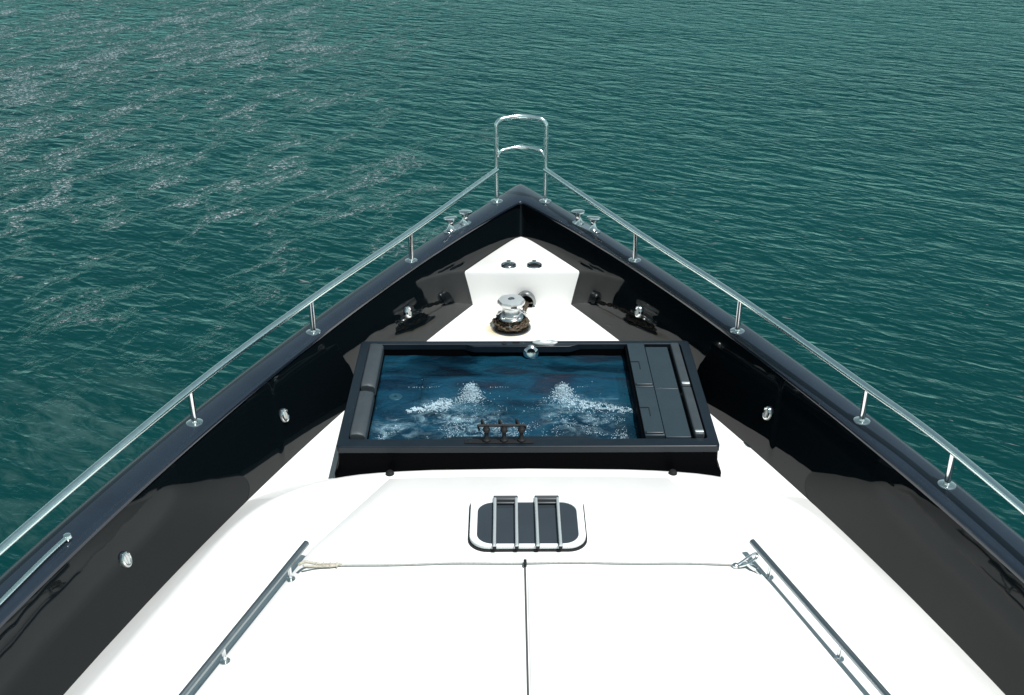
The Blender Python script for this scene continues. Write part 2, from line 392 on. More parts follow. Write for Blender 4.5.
# white foredeck
bm = bmesh.new(); rows = []
for fx in (-1, -.66, -.33, 0, .33, .66, 1):
    r = []
    for s in [q for q in SS if q >= 0]:
        p = pt('f', s); r.append(Vector((p.x * fx * 1.004, p.y, 0.0)))
    rows.append(r)
loft(bm, rows); mesh_obj('foredeck', bm, M['deck'], yacht)

# raised trunk deck with rounded shoulders and camber
def tz(x, y=0): return 0.282 - 0.03 * (x / 1.15) ** 2
def wt(Y):
    base = 1.75 - .34 * (Y - 4.6) if Y > 3.0 else 2.294 + .30 * (3.0 - Y) - .03 * (3 - Y) ** 2
    if Y > 4.6:
        v = max(0.0, 1 - ((Y - 4.6) / .95) ** 5); base *= v ** .2
    return min(base, Wfloor(Y) - .2)
out = []
Ys = [-2 + .25 * k for k in range(26)] + [4.6 + .95 * math.sin(PI / 2 * k / 26) for k in range(27)]
for Y in Ys: out.append((wt(Y), Y))
full = out + [(-x, y) for x, y in out[::-1][1:]]
bm = bmesh.new(); prof = ((0, 0), (.025, -.004), (.06, -.018), (.10, -.045), (None, None)); rws = []
nF = len(full)
for j, (d, dz) in enumerate(prof):
    r = []
    for i, (x, y) in enumerate(full):
        a = Vector(full[max(i - 1, 0)]); b = Vector(full[min(i + 1, nF - 1)]); t = (b - a).normalized(); nn = Vector((t.y, -t.x))
        if nn.dot(Vector((x, y - 3))) < 0: nn = -nn
        z = tz(x)
        if d is None:
            dd = .42; q = Vector((x, y)) + nn * dd; W = Wfloor(q.y) + .01
            q.x = max(-W, min(W, q.x)); r.append(Vector((q.x, q.y, .003)))
        else: r.append(Vector((x + nn.x * d, y + nn.y * d, z + dz)))
    rws.append(r)
loft(bm, rws)
rows = []
for k in range(21):
    fx = -1 + k / 10; rows.append([Vector((fx * x, y, tz(fx * x))) for x, y in out])
loft(bm, rows); bmesh.ops.remove_doubles(bm, verts=bm.verts, dist=.0008)
mesh_obj('trunk_deck', bm, M['white'], yacht, auto=50)
# low centre panel of the trunk whose moulded edges run from the tub out to the handrails
bm = bmesh.new()
pl = [(-.81, 5.50), (.81, 5.50), (1.165, 4.86), (1.60, 3.70), (1.98, 2.4), (2.1, 0), (-2.1, 0), (-1.98, 2.4), (-1.60, 3.70), (-1.165, 4.86)]
def grid_prism(bm, pl, h, zf, nx=24, inset=0.012):
    """flat panel following a cambered surface: outline subdivided across in x"""
    right = sorted([(p[1], p[0]) for p in pl if p[0] > 0]); left = sorted([(p[1], p[0]) for p in pl if p[0] < 0])
    def ip(a, y):
        for (y0, x0), (y1, x1) in zip(a, a[1:]):
            if y0 <= y <= y1: return x0 + (x1 - x0) * (y - y0) / (y1 - y0 or 1)
        return a[-1][1]
    ys = sorted({round(v, 4) for v, _ in right + left})
    rows = []
    for j, y in enumerate(ys):
        a, b = ip(left, y), ip(right, y); r = [Vector((a, y, zf(a) - .01))]
        for k in range(nx + 1):
            f = k / nx; x = a + inset + (b - a - 2 * inset) * f; yy = y - (inset if j == len(ys) - 1 else 0); r.append(Vector((x, yy, zf(x) + h)))
        r.append(Vector((b, y, zf(b) - .01))); rows.append(r)
    y = ys[-1]; rows.append([Vector((v.x, y, zf(v.x) - .01)) for v in rows[-1]])
    loft(bm, rows)
grid_prism(bm, pl, .009, tz)
mesh_obj('trunk_panel', bm, M['white'], yacht, auto=80)

# white anchor locker in the bow
bm = bmesh.new()
Yf = 8.372
def lockrow(z, inset=0.0):
    t = z / .556; r = []
    ss = [q for q in SS if abs(q) < 1.5]
    pts = [wallpt(t, s, z) for s in ss]; pts = [p for p in pts if p.y > Yf]
    L = []
    w_ = None
    for p in pts: L.append(p)
    k = (pts[0].x - pts[1].x) / (pts[0].y - pts[1].y); xw = abs(pts[0].x + k * (Yf - pts[0].y))
    n = 26; res = []
    side = [Vector((math.copysign(1, p.x) * abs(p.x), p.y, z)) for p in pts]
    # resample side by arc fraction
    P = [Vector((-xw, Yf, z))] + side + [Vector((xw, Yf, z))]
    d = [0]
    for a, b in zip(P, P[1:]): d.append(d[-1] + (b - a).length)
    for i in range(n + 1):
        q = d[-1] * i / n; j = max(k2 for k2 in range(len(d)) if d[k2] <= q + 1e-9); j = min(j, len(P) - 2)
        f = (q - d[j]) / (d[j + 1] - d[j] or 1); res.append(P[j].lerp(P[j + 1], f))
    c = Vector((0, 8.65, z)); return [c + (p - c) * (1 - inset) for p in res]
rr = []
for z, ins in ((-.002, -.004), (.15, -.004), (.262, -.004), (.282, .002), (.294, .016), (.298, .04)):
    rr.append(lockrow(max(z, 0), ins))
vv = [[bm.verts.new(p) for p in r] for r in rr]
for a, b in zip(vv, vv[1:]):
    for k in range(len(a)): bm.faces.new((a[k], a[(k + 1) % len(a)], b[(k + 1) % len(a)], b[k]))
bm.faces.new(vv[-1])
locker = mesh_obj('anchor_locker', bm, M['white'], yacht, auto=50)
# two deck fillers on top of the locker
def filler(x, y, z, m, sub):
    bm = bmesh.new(); lathe(bm, ((.022, .001), (.040, .004), (.052, .009), (.060, .008), (.064, 0)), (x, y, z), 32)
    box(bm, (x, y + .066, z + .006), (.030, .022, .014))
    a = mesh_obj('deck_filler', bm, M['chrome'], locker)
    bm = bmesh.new(); lathe(bm, ((0, .007), (.026, .007), (.038, .005), (.041, .002)), (x, y, z), 24)
    box(bm, (x, y, z + .009), (.036, .007, .004))
    return a
for x, mm in ((-.106, M['darksteel']), (.100, M['rubber'])):
    f = filler(x, 8.478, .298, None, None)
    bm = bmesh.new(); lathe(bm, ((0, .0075), (.028, .0075), (.038, .006), (.041, .003)), (x, 8.478, .298), 24); box(bm, (x, 8.478, .307), (.040, .008, .004))
    # the filler's own cap sits in its ring; kept in one mesh with the ring to stay within thing > part > sub-part
    o = mesh_obj('filler_cap', bm, mm, locker)
# hawse pipe mouth at the foot of the locker face
bm = bmesh.new(); arc = []
HX, HY, HZ = 0.03, 8.372, 0.035
for k in range(25):
    a = R(-55 + 290 * k / 24); arc.append((HX + .078 * math.cos(a), 0, HZ + .090 * math.sin(a)))
arc = [(x, y, max(z, .004)) for x, y, z in arc]
def arch(y, ri, ro):
    o_, i_ = [], []
    for k in range(25):
        a = R(-10 + 200 * k / 24); o_.append((HX + ro * math.cos(a), y, max(.002, HZ + ro * 1.15 * math.sin(a)))); i_.append((HX + ri * math.cos(a), y, max(.002, HZ + ri * 1.15 * math.sin(a))))
    return o_, i_
A0, B0 = arch(HY + .01, .055, .078); A1, B1 = arch(HY - .050, .057, .082); A2, B2 = arch(HY - .058, .062, .077)
loft(bm, [A0, A1, A2, B2, B1, B0])
mesh_obj('hawse_ring', bm, M['darksteel'], locker, auto=50)
bm = bmesh.new(); _, B = arch(HY - .004, .056, .08); c = bm.verts.new((HX, HY - .004, .01)); vb = [bm.verts.new(p) for p in B]
for a, b in zip(vb, vb[1:]): bm.faces.new((c, a, b))
box(bm, (HX, HY - .03, .004), (.105, .055, .004))
mesh_obj('hawse_opening', bm, M['hole'], locker)

# windlass: base, gypsy, waist and warping drum
WX, WY = -.088, 7.965
wind = empty('windlass', (WX, WY, 0), None, None, parent=yacht)
bm = bmesh.new(); lathe(bm, ((0, .012), (.15, .012), (.155, .003), (.155, 0)), (WX, WY, 0), 40); mesh_obj('base_plate', bm, M['darksteel'], wind)
bm = bmesh.new(); lathe(bm, ((.10, .012), (.10, .045), (.085, .06), (.085, .075), (.112, .092), (.118, .104), (.112, .114), (.085, .124), (.06, .128), (0, .128)), (WX, WY, 0), 40)
for k in range(5):
    a = 2 * PI * k / 5 + .3; box(bm, (WX + .095 * math.cos(a), WY + .095 * math.sin(a), .118), (.03, .018, .014), Matrix.Rotation(a, 3, 'Z'))
mesh_obj('gypsy', bm, M['chrome'], wind, auto=40)
bm = bmesh.new(); lathe(bm, ((.084, .120), (.070, .138), (.064, .155), (.067, .175), (.085, .190), (.100, .196), (.106, .206), (.106, .228), (.100, .240), (.07, .246), (.03, .247), (.028, .244), (0, .244)), (WX, WY, 0), 8)
mesh_obj('warping_drum', bm, M['satin'], wind, auto=40)
bm = bmesh.new(); lathe(bm, ((0, .250), (.022, .250), (.026, .245)), (WX, WY, 0), 8)
mesh_obj('drum_cap', bm, M['darksteel'], wind)
bm = bmesh.new(); box(bm, (WX + .02, WY - .100, .216), (.045, .02, .010)); mesh_obj('drum_latch', bm, M['rubber'], wind)
# round service plate to starboard of it, flush buttons
bm = bmesh.new(); lathe(bm, ((0, .006), (.028, .006), (.033, .002), (.034, 0)), (.47, 7.98, 0), 24); mesh_obj('foot_switch', bm, M['white'], yacht)
bm = bmesh.new()
# anchor chain, wound round the gypsy and led into the hawse
def link(bm, p, t, roll, L=.040, Wd=.027, r=.0062):
    t = t.normalized(); a = Vector((0, 0, 1)) if abs(t.z) < .9 else Vector((1, 0, 0)); s = t.cross(a).normalized(); u = s.cross(t)
    s, u = s * math.cos(roll) + u * math.sin(roll), u * math.cos(roll) - s * math.sin(roll)
    pts = []
    for k in range(10):
        an = 2 * PI * k / 10; cx = math.cos(an); pts.append(p + t * (cx * L / 2 + math.copysign(.004, cx)) + s * math.sin(an) * Wd / 2)
    tube(bm, pts, r, 6, closed=True)
cp = []
for k in range(96):
    a = k * .32 + 1.2; lay = k / 96; rad = .108 + .016 * math.sin(k * .9) * .6 + (.016 if 34 < k < 68 else 0) - (.018 if k > 68 else 0); cp.append(Vector((WX + rad * math.cos(a), WY + rad * math.sin(a) * .95, .018 + .050 * lay + random.uniform(-.003, .003))))
end = cp[-1]
tail = smooth_path([Vector((WX + .10, WY + .02, .085)), Vector((.015, 8.06, .085)), Vector((.03, 8.17, .08)), Vector((.035, 8.28, .05)), Vector((.03, 8.36, .03))], 4)
for chainpts in (cp, tail):
    acc = 0; last = chainpts[0]; i = 0
    for a, b in zip(chainpts, chainpts[1:]):
        link(bm, (a + b) / 2, b - a, (i % 2) * PI / 2 + .3 + random.uniform(-.3, .3)); i += 1
ch = mesh_obj('anchor_chain', bm, M['chain'])
tag(ch, 'rusty brown anchor chain wound round the foot of the steel windlass', 'chain')

# ------------------------------------------------------------------ rails, pulpit, stanchions
def capxy(Y, t=.32):                    # point on the cap at longitudinal Y
    lo, hi = 0.0, 11.0
    for _ in range(40):
        mid = (lo + hi) / 2
        if lerp_pt('i', 'o', t, mid).y > Y: lo = mid
        else: hi = mid
    return lerp_pt('i', 'o', t, lo)
ST = {1: ((7.91, 0.835), (6.751, 1.396), (5.639, 1.913), (5.011, 2.19)), -1: ((7.91, 0.835), (6.751, 1.395), (5.639, 1.911))}
for sd_, ys_ in ((1, (3.8, 2.5, 1.2)), (-1, (4.05, 2.7, 1.3))):
    ST[sd_] = ST[sd_] + tuple((y_, capxy(y_, .42).x) for y_ in ys_)
RH = .235
def rail_pt(sd, Y, x, h): return Vector((sd * (x - .012), Y, capz(Y) + h))
rail = empty('bow_rail', (0, 9.1, CAPZ), None, None, parent=yacht)
flange = ((.0, .012), (.020, .012), (.040, .008), (.046, .003), (.047, -.004))
def stanchion_mesh():
    bm = bmesh.new(); lathe(bm, ((.0, .010), (.020, .016), (.022, .010), (.040, .007), (.047, .003), (.048, -.006)), (0, 0, 0), 24)
    tube(bm, [(0, 0, .0), (0, 0, .225)], .0175, 16); return bm
first = None
for sd in (-1, 1):
    pts = [Vector((sd * .202, 9.165, CAPZ + .285))]
    for i, (Y, x) in enumerate(ST[sd]): pts.append(rail_pt(sd, Y, x, [.245, .25, .235, .225, .22, .22, .22][i]))
    bm = bmesh.new(); tube(bm, smooth_path(pts, 10), .0215, 18); mesh_obj('top_rail', bm, M['railsteel'], rail, auto=60)
    for i, (Y, x) in enumerate(ST[sd]):
        if first is None: first = mesh_obj('stanchion', stanchion_mesh(), M['chrome'], rail, origin=(0, 0, 0)); place(first, (sd * x, Y, capz(Y) + .008), rail)
        else: dup(first, (sd * x, Y, capz(Y) + .008), rail)
# pulpit loop at the stem
pul = empty('pulpit', (0, 9.165, CAPZ), None, None, parent=yacht)
def loop(h, bow, rc, r, z0, hw=.205):
    P = []
    P.append((-hw, 9.165, CAPZ + z0)); P.append((-hw, 9.165, CAPZ + (z0 + h) / 2))
    n = 8
    for k in range(n + 1):
        a = PI - (PI / 2) * k / n; P.append((-hw + rc + rc * math.cos(a), 9.165 + bow * .35 * (k / n) ** 2, CAPZ + h - rc + rc * math.sin(a)))
    for k in range(1, 12):
        f = k / 12; x = (-hw + rc) * (1 - 2 * f); P.append((x, 9.165 + bow * (.35 + .65 * math.sin(PI * f)), CAPZ + h + bow * .12 * math.sin(PI * f)))
    for k in range(n + 1):
        a = PI / 2 - (PI / 2) * k / n; P.append((hw - rc + rc * math.cos(a), 9.165 + bow * .35 * (1 - k / n) ** 2, CAPZ + h - rc + rc * math.sin(a)))
    P.append((hw, 9.165, CAPZ + (z0 + h) / 2)); P.append((hw, 9.165, CAPZ + z0)); return P
bm = bmesh.new(); tube(bm, loop(.715, .06, .062, .0, .0), .0185, 16)
for s in (-1, 1): tube(bm, [(s * .205, 9.165, CAPZ + .50), (s * .205, 9.165, CAPZ + .56)], .0225, 16)
mesh_obj('pulpit_hoop', bm, M['railsteel'], pul, auto=60)
bm = bmesh.new(); tube(bm, [p for p in loop(.450, .07, .05, 0, .39, .188)][1:-1], .0145, 14); lathe(bm, ((.0, -.018), (.02, -.012), (.022, 0), (.02, .012), (0, .018)), (0, 9.165 + .08, CAPZ + .461), 14); mesh_obj('cross_bar', bm, M['railsteel'], pul, auto=60)
for s in (-1, 1):
    bm = bmesh.new(); lathe(bm, ((.018, .03), (.022, .022), (.024, .012), (.045, .009), (.052, .004), (.053, -.006)), (s * .205, 9.165, CAPZ + .008), 24); mesh_obj('foot_flange', bm, M['chrome'], pul)

# twin-post bollards on the cap
def post_bm(h=.115):
    bm = bmesh.new(); lathe(bm, ((.040, .0), (.030, .012), (.024, .03), (.022, .055), (.027, .072), (.040, .084), (.048, .092), (.047, .101), (.034, .107), (0, .108)), (0, 0, 0), 24)
    for v in bm.verts:
        if v.co.z > .07: v.co.x = v.co.x * 1.35
    return bm
pproto = None
for sd in (-1, 1):
    a = Vector((sd * .612, 8.43, CAPZ + .010)); b = Vector((sd * .415, 8.70, CAPZ + .010)); mid = (a + b) / 2
    em = empty('bollard', mid, None, None, parent=yacht); d = (b - a); ang = math.atan2(d.y, d.x)
    bm = bmesh.new(); prism(bm, rrect(0, 0, d.length * .92, .072, .034), -.004, .010)
    pl_ = mesh_obj('mounting_plate', bm, M['chrome'], em, origin=(0, 0, 0), bevel=.003); place(pl_, mid, em); pl_.rotation_euler = (0, 0, ang)
    for f in (.24, .76):
        p = a.lerp(b, f) + Vector((0, 0, .008))
        if pproto is None: pproto = mesh_obj('post', post_bm(), M['chrome'], em, origin=(0, 0, 0)); place(pproto, p, em); o = pproto
        else: o = dup(pproto, p, em)
        o.rotation_euler = (R(-6 if f < .5 else 4), R(-7 * sd), ang if abs(ang) < 1.6 else ang - PI)

# round courtesy lights let into the bulwark
lp = None
for sd, Y in ((-1, 7.63), (1, 7.63), (-1, 6.19), (1, 6.20), (-1, 4.75), (-1, 3.2), (1, 3.3)):
    zl = .30 if Y > 7 else .285; lo, hi = 0.0, 11.0
    for _ in range(40):
        mid = (lo + hi) / 2
        if wallpt(.58, mid, zl).y > Y: lo = mid
        else: hi = mid
    tl = zl / (capz(Y) - .024); p = wallpt(tl, sd * lo, zl); p1 = wallpt(tl, sd * (lo + .05), zl); pu = wallpt(tl + .16, sd * lo, zl + .16 * (capz(Y) - .024))
    nrm = (p1 - p).cross(pu - p).normalized()
    if nrm.x * sd > 0: nrm = -nrm
    if lp is None:
        bm = bmesh.new(); lathe(bm, ((.024, .016), (.030, .020), (.038, .016), (.042, .008), (.043, -.004)), (0, 0, 0), 28, sx=.85, sy=1.12)
        lp = mesh_obj('courtesy_light', bm, M['chrome'], bulwark, origin=(0, 0, 0)); o = lp
        bm = bmesh.new(); lathe(bm, ((0, .016), (.012, .018), (.022, .016), (.026, .010)), (0, 0, 0), 20, sx=.85, sy=1.12); box(bm, (0, 0, .019), (.010, .05, .006))
        ln = mesh_obj('lens', bm, M['lens'], lp, origin=(0, 0, 0)); ln.location = (0, 0, 0)
        ln.name = 'lens'
    else: o = dup(lp, p, bulwark)
    place(o, p, bulwark); o.rotation_euler = nrm.to_track_quat('Z', 'Y').to_euler()

# low steel tube lying on the port cap
bm = bmesh.new(); tube(bm, smooth_path([(-2.28, 4.565, .562), (-2.337, 4.395, .56), (-2.45, 4.0, .553), (-2.65, 3.25, .545)], 6), .011, 12)
lathe(bm, ((0, -.022), (.016, -.014), (.022, 0), (.018, .014), (0, .02)), (-2.278, 4.57, .56), 16)
mesh_obj('cap_grab_tube', bm, M['railsteel'], yacht)

# ------------------------------------------------------------------ deck hatch
HZt = tz(0) + .005
hat = empty('deck_hatch', (-.016, 5.06, HZt), None, None, parent=yacht)
cx, cy = -.016, 5.055
bm = bmesh.new(); prism(bm, rrect(cx, cy - .018, .628, .494, .105), HZt - .01, HZt + .012); mesh_obj('gasket', bm, M['rubber'], hat)
bm = bmesh.new(); ring_prism(bm, rrect(cx, cy - .014, .612, .480, .10), rrect(cx, cy - .048, .535, .372, .085), HZt + .012, HZt + .036); mesh_obj('hatch_frame', bm, M['frame'], hat, bevel=.005)
bm = bmesh.new(); prism(bm, rrect(cx, cy - .048, .543, .380, .088), HZt + .013, HZt + .030); mesh_obj('hatch_pane', bm, M['glass'], hat, bevel=.002)
bproto = None
for bx in (-.190, -.074, .034, .152):
    bm = bmesh.new(); zb = HZt + .058
    tube(bm, smooth_path([(bx, 5.192, zb - .002), (bx, 5.14, zb), (bx, 5.0, zb), (bx, 4.81, zb), (bx, 4.775, zb - .004)], 5), .0085, 12)
    mesh_obj('guard_bar', bm, M['alu'], hat)
    bm = bmesh.new(); box(bm, (bx, 4.786, HZt + .044), (.020, .020, .026)); mesh_obj('bar_foot', bm, M['rubber'], hat, bevel=.003)
for hx in (-.132, .093):
    bm = bmesh.new(); box(bm, (hx, 5.203, HZt + .048), (.134, .036, .022)); box(bm, (hx, 5.168, HZt + .046), (.112, .012, .008)); box(bm, (hx, 5.208, HZt + .025), (.120, .016, .035))
    mesh_obj('hinge', bm, M['hinge'], hat, bevel=.004)

# ------------------------------------------------------------------ handrails on the trunk
def hr(Y): return 1.152 + (4.76 - Y) * .364
for sd in (-1, 1):
    em = empty('handrail', (sd * hr(4.1), 4.1, tz(1.4)), None, None, parent=yacht)
    off = -.018 if sd < 0 else 0
    bm = bmesh.new(); pts = [(sd * hr(Y) + off, Y, tz(hr(Y)) + .10) for Y in (4.79, 4.4, 3.9, 3.4, 2.9, 2.4)]
    tube(bm, smooth_path(pts, 4), .0165, 16); mesh_obj('grab_tube', bm, M['greysteel'], em)
    for Y in (4.62, 4.045, 3.3, 2.6):
        x = sd * hr(Y) + off; bm = bmesh.new(); tube(bm, [(x, Y, tz(x) + .0), (x, Y, tz(x) + .09)], .0095, 12); lathe(bm, ((.009, .012), (.024, .008), (.027, 0)), (x, Y, tz(x) + .003), 20)
        mesh_obj('rail_post', bm, M['chrome'], em)

# ------------------------------------------------------------------ two white sun pads aft, laced along their front edge
def pad(x0, x1f, sd, name, label):
    bm = bmesh.new(); ys = [4.665 - .14 * k for k in range(24)]; rows = []
    for y in ys:
        xe = sd * (1.175 + (4.665 - y) * .345); r = []
        for k in range(19):
            f = k / 18; x = x0 + (xe - x0) * f; r.append((x, y, f))
        rows.append(r)
    H = .034; V = []
    ny = len(rows); allr = []
    for j, r in enumerate(rows):
        rr = []
        for k, (x, y, f) in enumerate(r):
            ed = min(f * 18, (1 - f) * 18, j * 1.0 + .0) ; h = H * (1 - math.exp(-ed * 3.0)) if ed < 3 else H
            h += .0025 * math.sin(x * 9 + y * 3) * min(1, ed)
            rr.append(Vector((x, y, tz(x) + .006 + (h if ed > 0 else .012))))
        allr.append(rr)
    # skirts down to the deck
    allr = [[Vector((p.x, p.y + .002, tz(p.x) + .002)) for p in allr[0]]] + allr
    allr = [[Vector((r[0].x, r[0].y, tz(r[0].x) + .002))] + r + [Vector((r[-1].x, r[-1].y, tz(r[-1].x) + .002))] for r in allr]
    loft(bm, allr); o = mesh_obj(name, bm, M['pad'], auto=80); md = o.modifiers.new('sub', 'SUBSURF'); md.levels = 1; md.render_levels = 2
    tag(o, label, 'sun pad', 'white sun pads on the aft part of the deck'); return o
pad(-.041, 0, -1, 'sun_pad', 'white sun pad at the left of the dark centre seam, behind the deck hatch')
pad(-.025, 0, 1, 'sun_pad', 'white sun pad at the right of the dark centre seam, behind the deck hatch')
bm = bmesh.new(); box(bm, (-.033, 3.05, tz(0) + .012), (.008, 3.24, .012)); mesh_obj('pad_seam_channel', bm, M['grout'], yacht)
bm = bmesh.new(); box(bm, (-.033, 4.672, tz(0) + .030), (.016, .034, .026)); mesh_obj('seam_clip', bm, M['rubber'], yacht, bevel=.003)

cord = bm = bmesh.new()
cp = []
for k in range(61):
    f = k / 60; x = -1.145 + f * 2.20; y = 4.700 - .012 * math.sin(PI * f) + .003 * math.sin(f * 23); cp.append(Vector((x, y, tz(x) + .018)))
tube(bm, cp, .0052, 10)
cordo = empty('lacing_cord', (-.03, 4.69, tz(0)), 'thin grey cord stretched along the front edge of the white sun pads', 'cord')
mesh_obj('cord', bm, M['cord'], cordo)
bm = bmesh.new()        # beige lashing at the left end, wound to the handrail post
tube(bm, smooth_path([(-1.175, 4.645, .33), (-1.15, 4.69, .31), (-1.09, 4.705, .285), (-1.0, 4.703, .283), (-.97, 4.700, .283)], 8), .0080, 10)
tube(bm, smooth_path([(-1.16, 4.66, .31), (-1.10, 4.685, .285), (-1.03, 4.690, .283), (-.99, 4.694, .283)], 8), .0065, 10)
for k in range(4): tube(bm, [Vector((-1.10 + .035 * k, 4.698 + .013 * math.cos(a), .283 + .013 * math.sin(a))) for a in [2 * PI * i / 12 for i in range(12)]], .0036, 6, closed=True)
mesh_obj('rope_end', bm, M['rope'], cordo)
bm = bmesh.new()        # steel snap hook at the right end
tube(bm, smooth_path([(1.05, 4.690, .278), (1.08, 4.700, .295), (1.12, 4.712, .32), (1.15, 4.72, .33), (1.15, 4.70, .32), (1.11, 4.685, .295), (1.06, 4.680, .28)], 6), .0075, 10)
lathe(bm, ((0, 0), (.016, .002), (.018, .012), (.01, .02), (0, .022)), (1.045, 4.69, .27), 16); box(bm, (1.125, 4.665, .29), (.018, .06, .016), Matrix.Rotation(.7, 3, 'Z'))
tube(bm, [(1.10, 4.70, .30), (1.16, 4.62, .27)], .007, 8)
mesh_obj('snap_hook', bm, M['chrome'], cordo)

# ------------------------------------------------------------------ the hot tub
RZ = .42
tub = empty('hot_tub', (0, 6.26, 0), 'black rectangular hot tub of bubbling blue water on the white foredeck', 'hot tub')
X0, X1, Y0, Y1 = -1.108, 1.106, 5.60, 6.925
bm = bmesh.new()
OX0, OX1, OY0, OY1 = -1.046, 1.046, 5.686, 6.878
def rr4(x0, x1, y0, y1, r, n=5): return rrect((x0 + x1) / 2, (y0 + y1) / 2, x1 - x0, y1 - y0, r, n)
ring_prism(bm, rr4(X0, X1, Y0, Y1, .025), rr4(OX0, OX1, OY0, OY1, .02), RZ - .045, RZ)
rim = mesh_obj('rim', bm, M['tubrim'], tub, bevel=.006)
bm = bmesh.new()        # raised ledges on the far and near edges of the rim
def ledge(x0, x1, ya, yb, z0, z1):
    pl = [(x0, ya), (x1, ya), (x1 - .06, yb), (x0 + .06, yb)]; prism(bm, pl if (yb > ya) else pl[::-1], z0, z1)
ledge(-.40, .36, OY1 + .002, OY1 - .030, RZ - .05, RZ - .002); mesh_obj('rim_ledge', bm, M['tubrim'], tub, bevel=.004); bm = bmesh.new(); ledge(-.50, .40, OY0 - .002, OY0 + .030, RZ - .05, RZ - .002)
mesh_obj('rim_ledge', bm, M['tubrim'], tub, bevel=.004)
bm = bmesh.new()        # skirt, flared at the foot
rows = []
for z, o_ in ((RZ - .046, -.003), (RZ - .06, -.004), (.30, -.002), (.262, .004), (.245, .018), (.235, .022), (.10, .02), (.0, .0)):
    rows.append([Vector((x, y, z)) for x, y in rr4(X0 - o_, X1 + o_, Y0 - o_, Y1 + min(o_, 0), .03)])
vs = [[bm.verts.new(p) for p in r] for r in rows]
for a, b in zip(vs, vs[1:]):
    for k in range(len(a)): bm.faces.new((a[k], a[(k + 1) % len(a)], b[(k + 1) % len(a)], b[k]))
mesh_obj('skirt', bm, M['skirt'], tub, auto=50)
for x in (-.80, .835):
    bm = bmesh.new(); lathe(bm, ((0, .026), (.016, .024), (.024, .014), (.026, 0)), (x, Y0 - .052, tz(x) - .004), 16); mesh_obj('foot', bm, M['rubber'], tub)
bm = bmesh.new()        # inner shell
rows = []
for z, i_ in ((RZ - .04, -.004), (.34, .004), (.30, .01), (.06, .08)):
    rows.append([Vector((x, y, z)) for x, y in rr4(OX0 + i_, OX1 - i_, OY0 + i_, OY1 - i_, .04)])
vs = [[bm.verts.new(p) for p in r] for r in rows]
for a, b in zip(vs, vs[1:]):
    for k in range(len(a)): bm.faces.new((a[k], a[(k + 1) % len(a)], b[(k + 1) % len(a)], b[k]))
bm.faces.new(vs[-1]); mesh_obj('inner_shell', bm, M['skirt'], tub)
bm = bmesh.new(); prism(bm, rr4(OX0 + .03, .66, OY0 + .02, OY1 - .02, .10), .062, .075); mesh_obj('tub_floor', bm, M['shell'], tub)
bm = bmesh.new(); prism(bm, rr4(OX0 + .035, -.70, OY0 + .025, OY1 - .025, .06), .076, .23); mesh_obj('seat_bench', bm, M['shell'], tub, bevel=.03)
bm = bmesh.new(); prism(bm, rr4(-.69, .655, OY1 - .36, OY1 - .025, .06), .076, .20); mesh_obj('seat_bench', bm, M['shell'], tub, bevel=.03)
bm = bmesh.new(); prism(bm, rr4(-.69, .655, OY0 + .025, OY0 + .20, .05), .076, .25); mesh_obj('seat_bench', bm, M['shell'], tub, bevel=.03)
for jx_, jy_, jz_ in ((-.85, 6.05, .231), (-.85, 6.50, .231), (-.35, 6.68, .201), (.235, 6.68, .201)):
    bm = bmesh.new(); lathe(bm, ((.012, .004), (.030, .006), (.042, .004), (.045, 0)), (jx_, jy_, jz_), 20); mesh_obj('jet_nozzle', bm, M['satin'], tub)

# water surface, gently heaved and higher over the two jets
WZ = .335
JETS = ((-.352, 6.40), (.235, 6.40))
def heave(x, y):
    h = .008 * noise.noise(Vector((x * 5, y * 8, 1.3))) + .004 * noise.noise(Vector((x * 14, y * 18, 4.1)))
    for jx, jy in JETS:
        d2 = ((x - jx) / .10) ** 2 + ((y - jy + .07) / .13) ** 2; h += .020 * math.exp(-d2)
    return h
bm = bmesh.new(); rows = []
for j in range(61):
    y = OY0 + .002 + (OY1 - OY0 - .004) * j / 60; rows.append([Vector((OX0 + .002 + (OX1 - OX0 - .004) * i / 100, y, WZ + heave(OX0 + 2.09 * i / 100, y))) for i in range(101)])
loft(bm, rows); wat = mesh_obj('bath_water', bm, M['bath'], tub, origin=(0, 6.28, WZ))

# bubbles thrown up by the jets: loose foam nobody could count
def ico():
    b = bmesh.new(); bmesh.ops.create_icosphere(b, subdivisions=1, radius=1); v = [tuple(x.co) for x in b.verts]; f = [[q.index for q in x.verts] for x in b.faces]; b.free(); return v, f
IV, IF = ico()
vv, ff = [], []
def blob(x, y, z, r):
    if not (-.93 < x < .66 and OY0 + .02 < y < OY1 - .02): return
    b = len(vv); sx, sy, sz = random.uniform(.8, 1.4), random.uniform(.8, 1.3), random.uniform(.6, 1.0)
    for a in IV: vv.append((x + a[0] * r * sx, y + a[1] * r * sy, z + a[2] * r * sz))
    for f in IF: ff.append([q + b for q in f])
G = random.gauss
for jx, jy in JETS:                     # rising head, then falling away towards the near side
    for _ in range(3000):
        f = random.random() ** .8; x = jx + G(0, .014 + .075 * f); y = jy - .02 - f * .26 + G(0, .02)
        top = .050 * math.exp(-((f - .08) / .22) ** 2); blob(x, y, WZ + heave(x, y) + random.random() * top - .002, random.uniform(.0010, .0032) * (1.25 - .6 * f))
for _ in range(2400):                   # long streak left of the first jet
    f = random.random() ** .7; x = -.74 + .26 * f + G(0, .008); y = 6.135 + .085 * f + G(0, .008 + .026 * f) + .02 * noise.noise(Vector((x * 25, 3, 1))); f2 = noise.noise(Vector((x * 30, y * 40, 5)))
    if f2 < -.12: continue
    blob(x, y, WZ + heave(x, y) + random.random() * (.004 + .016 * f), random.uniform(.0012, .0040))
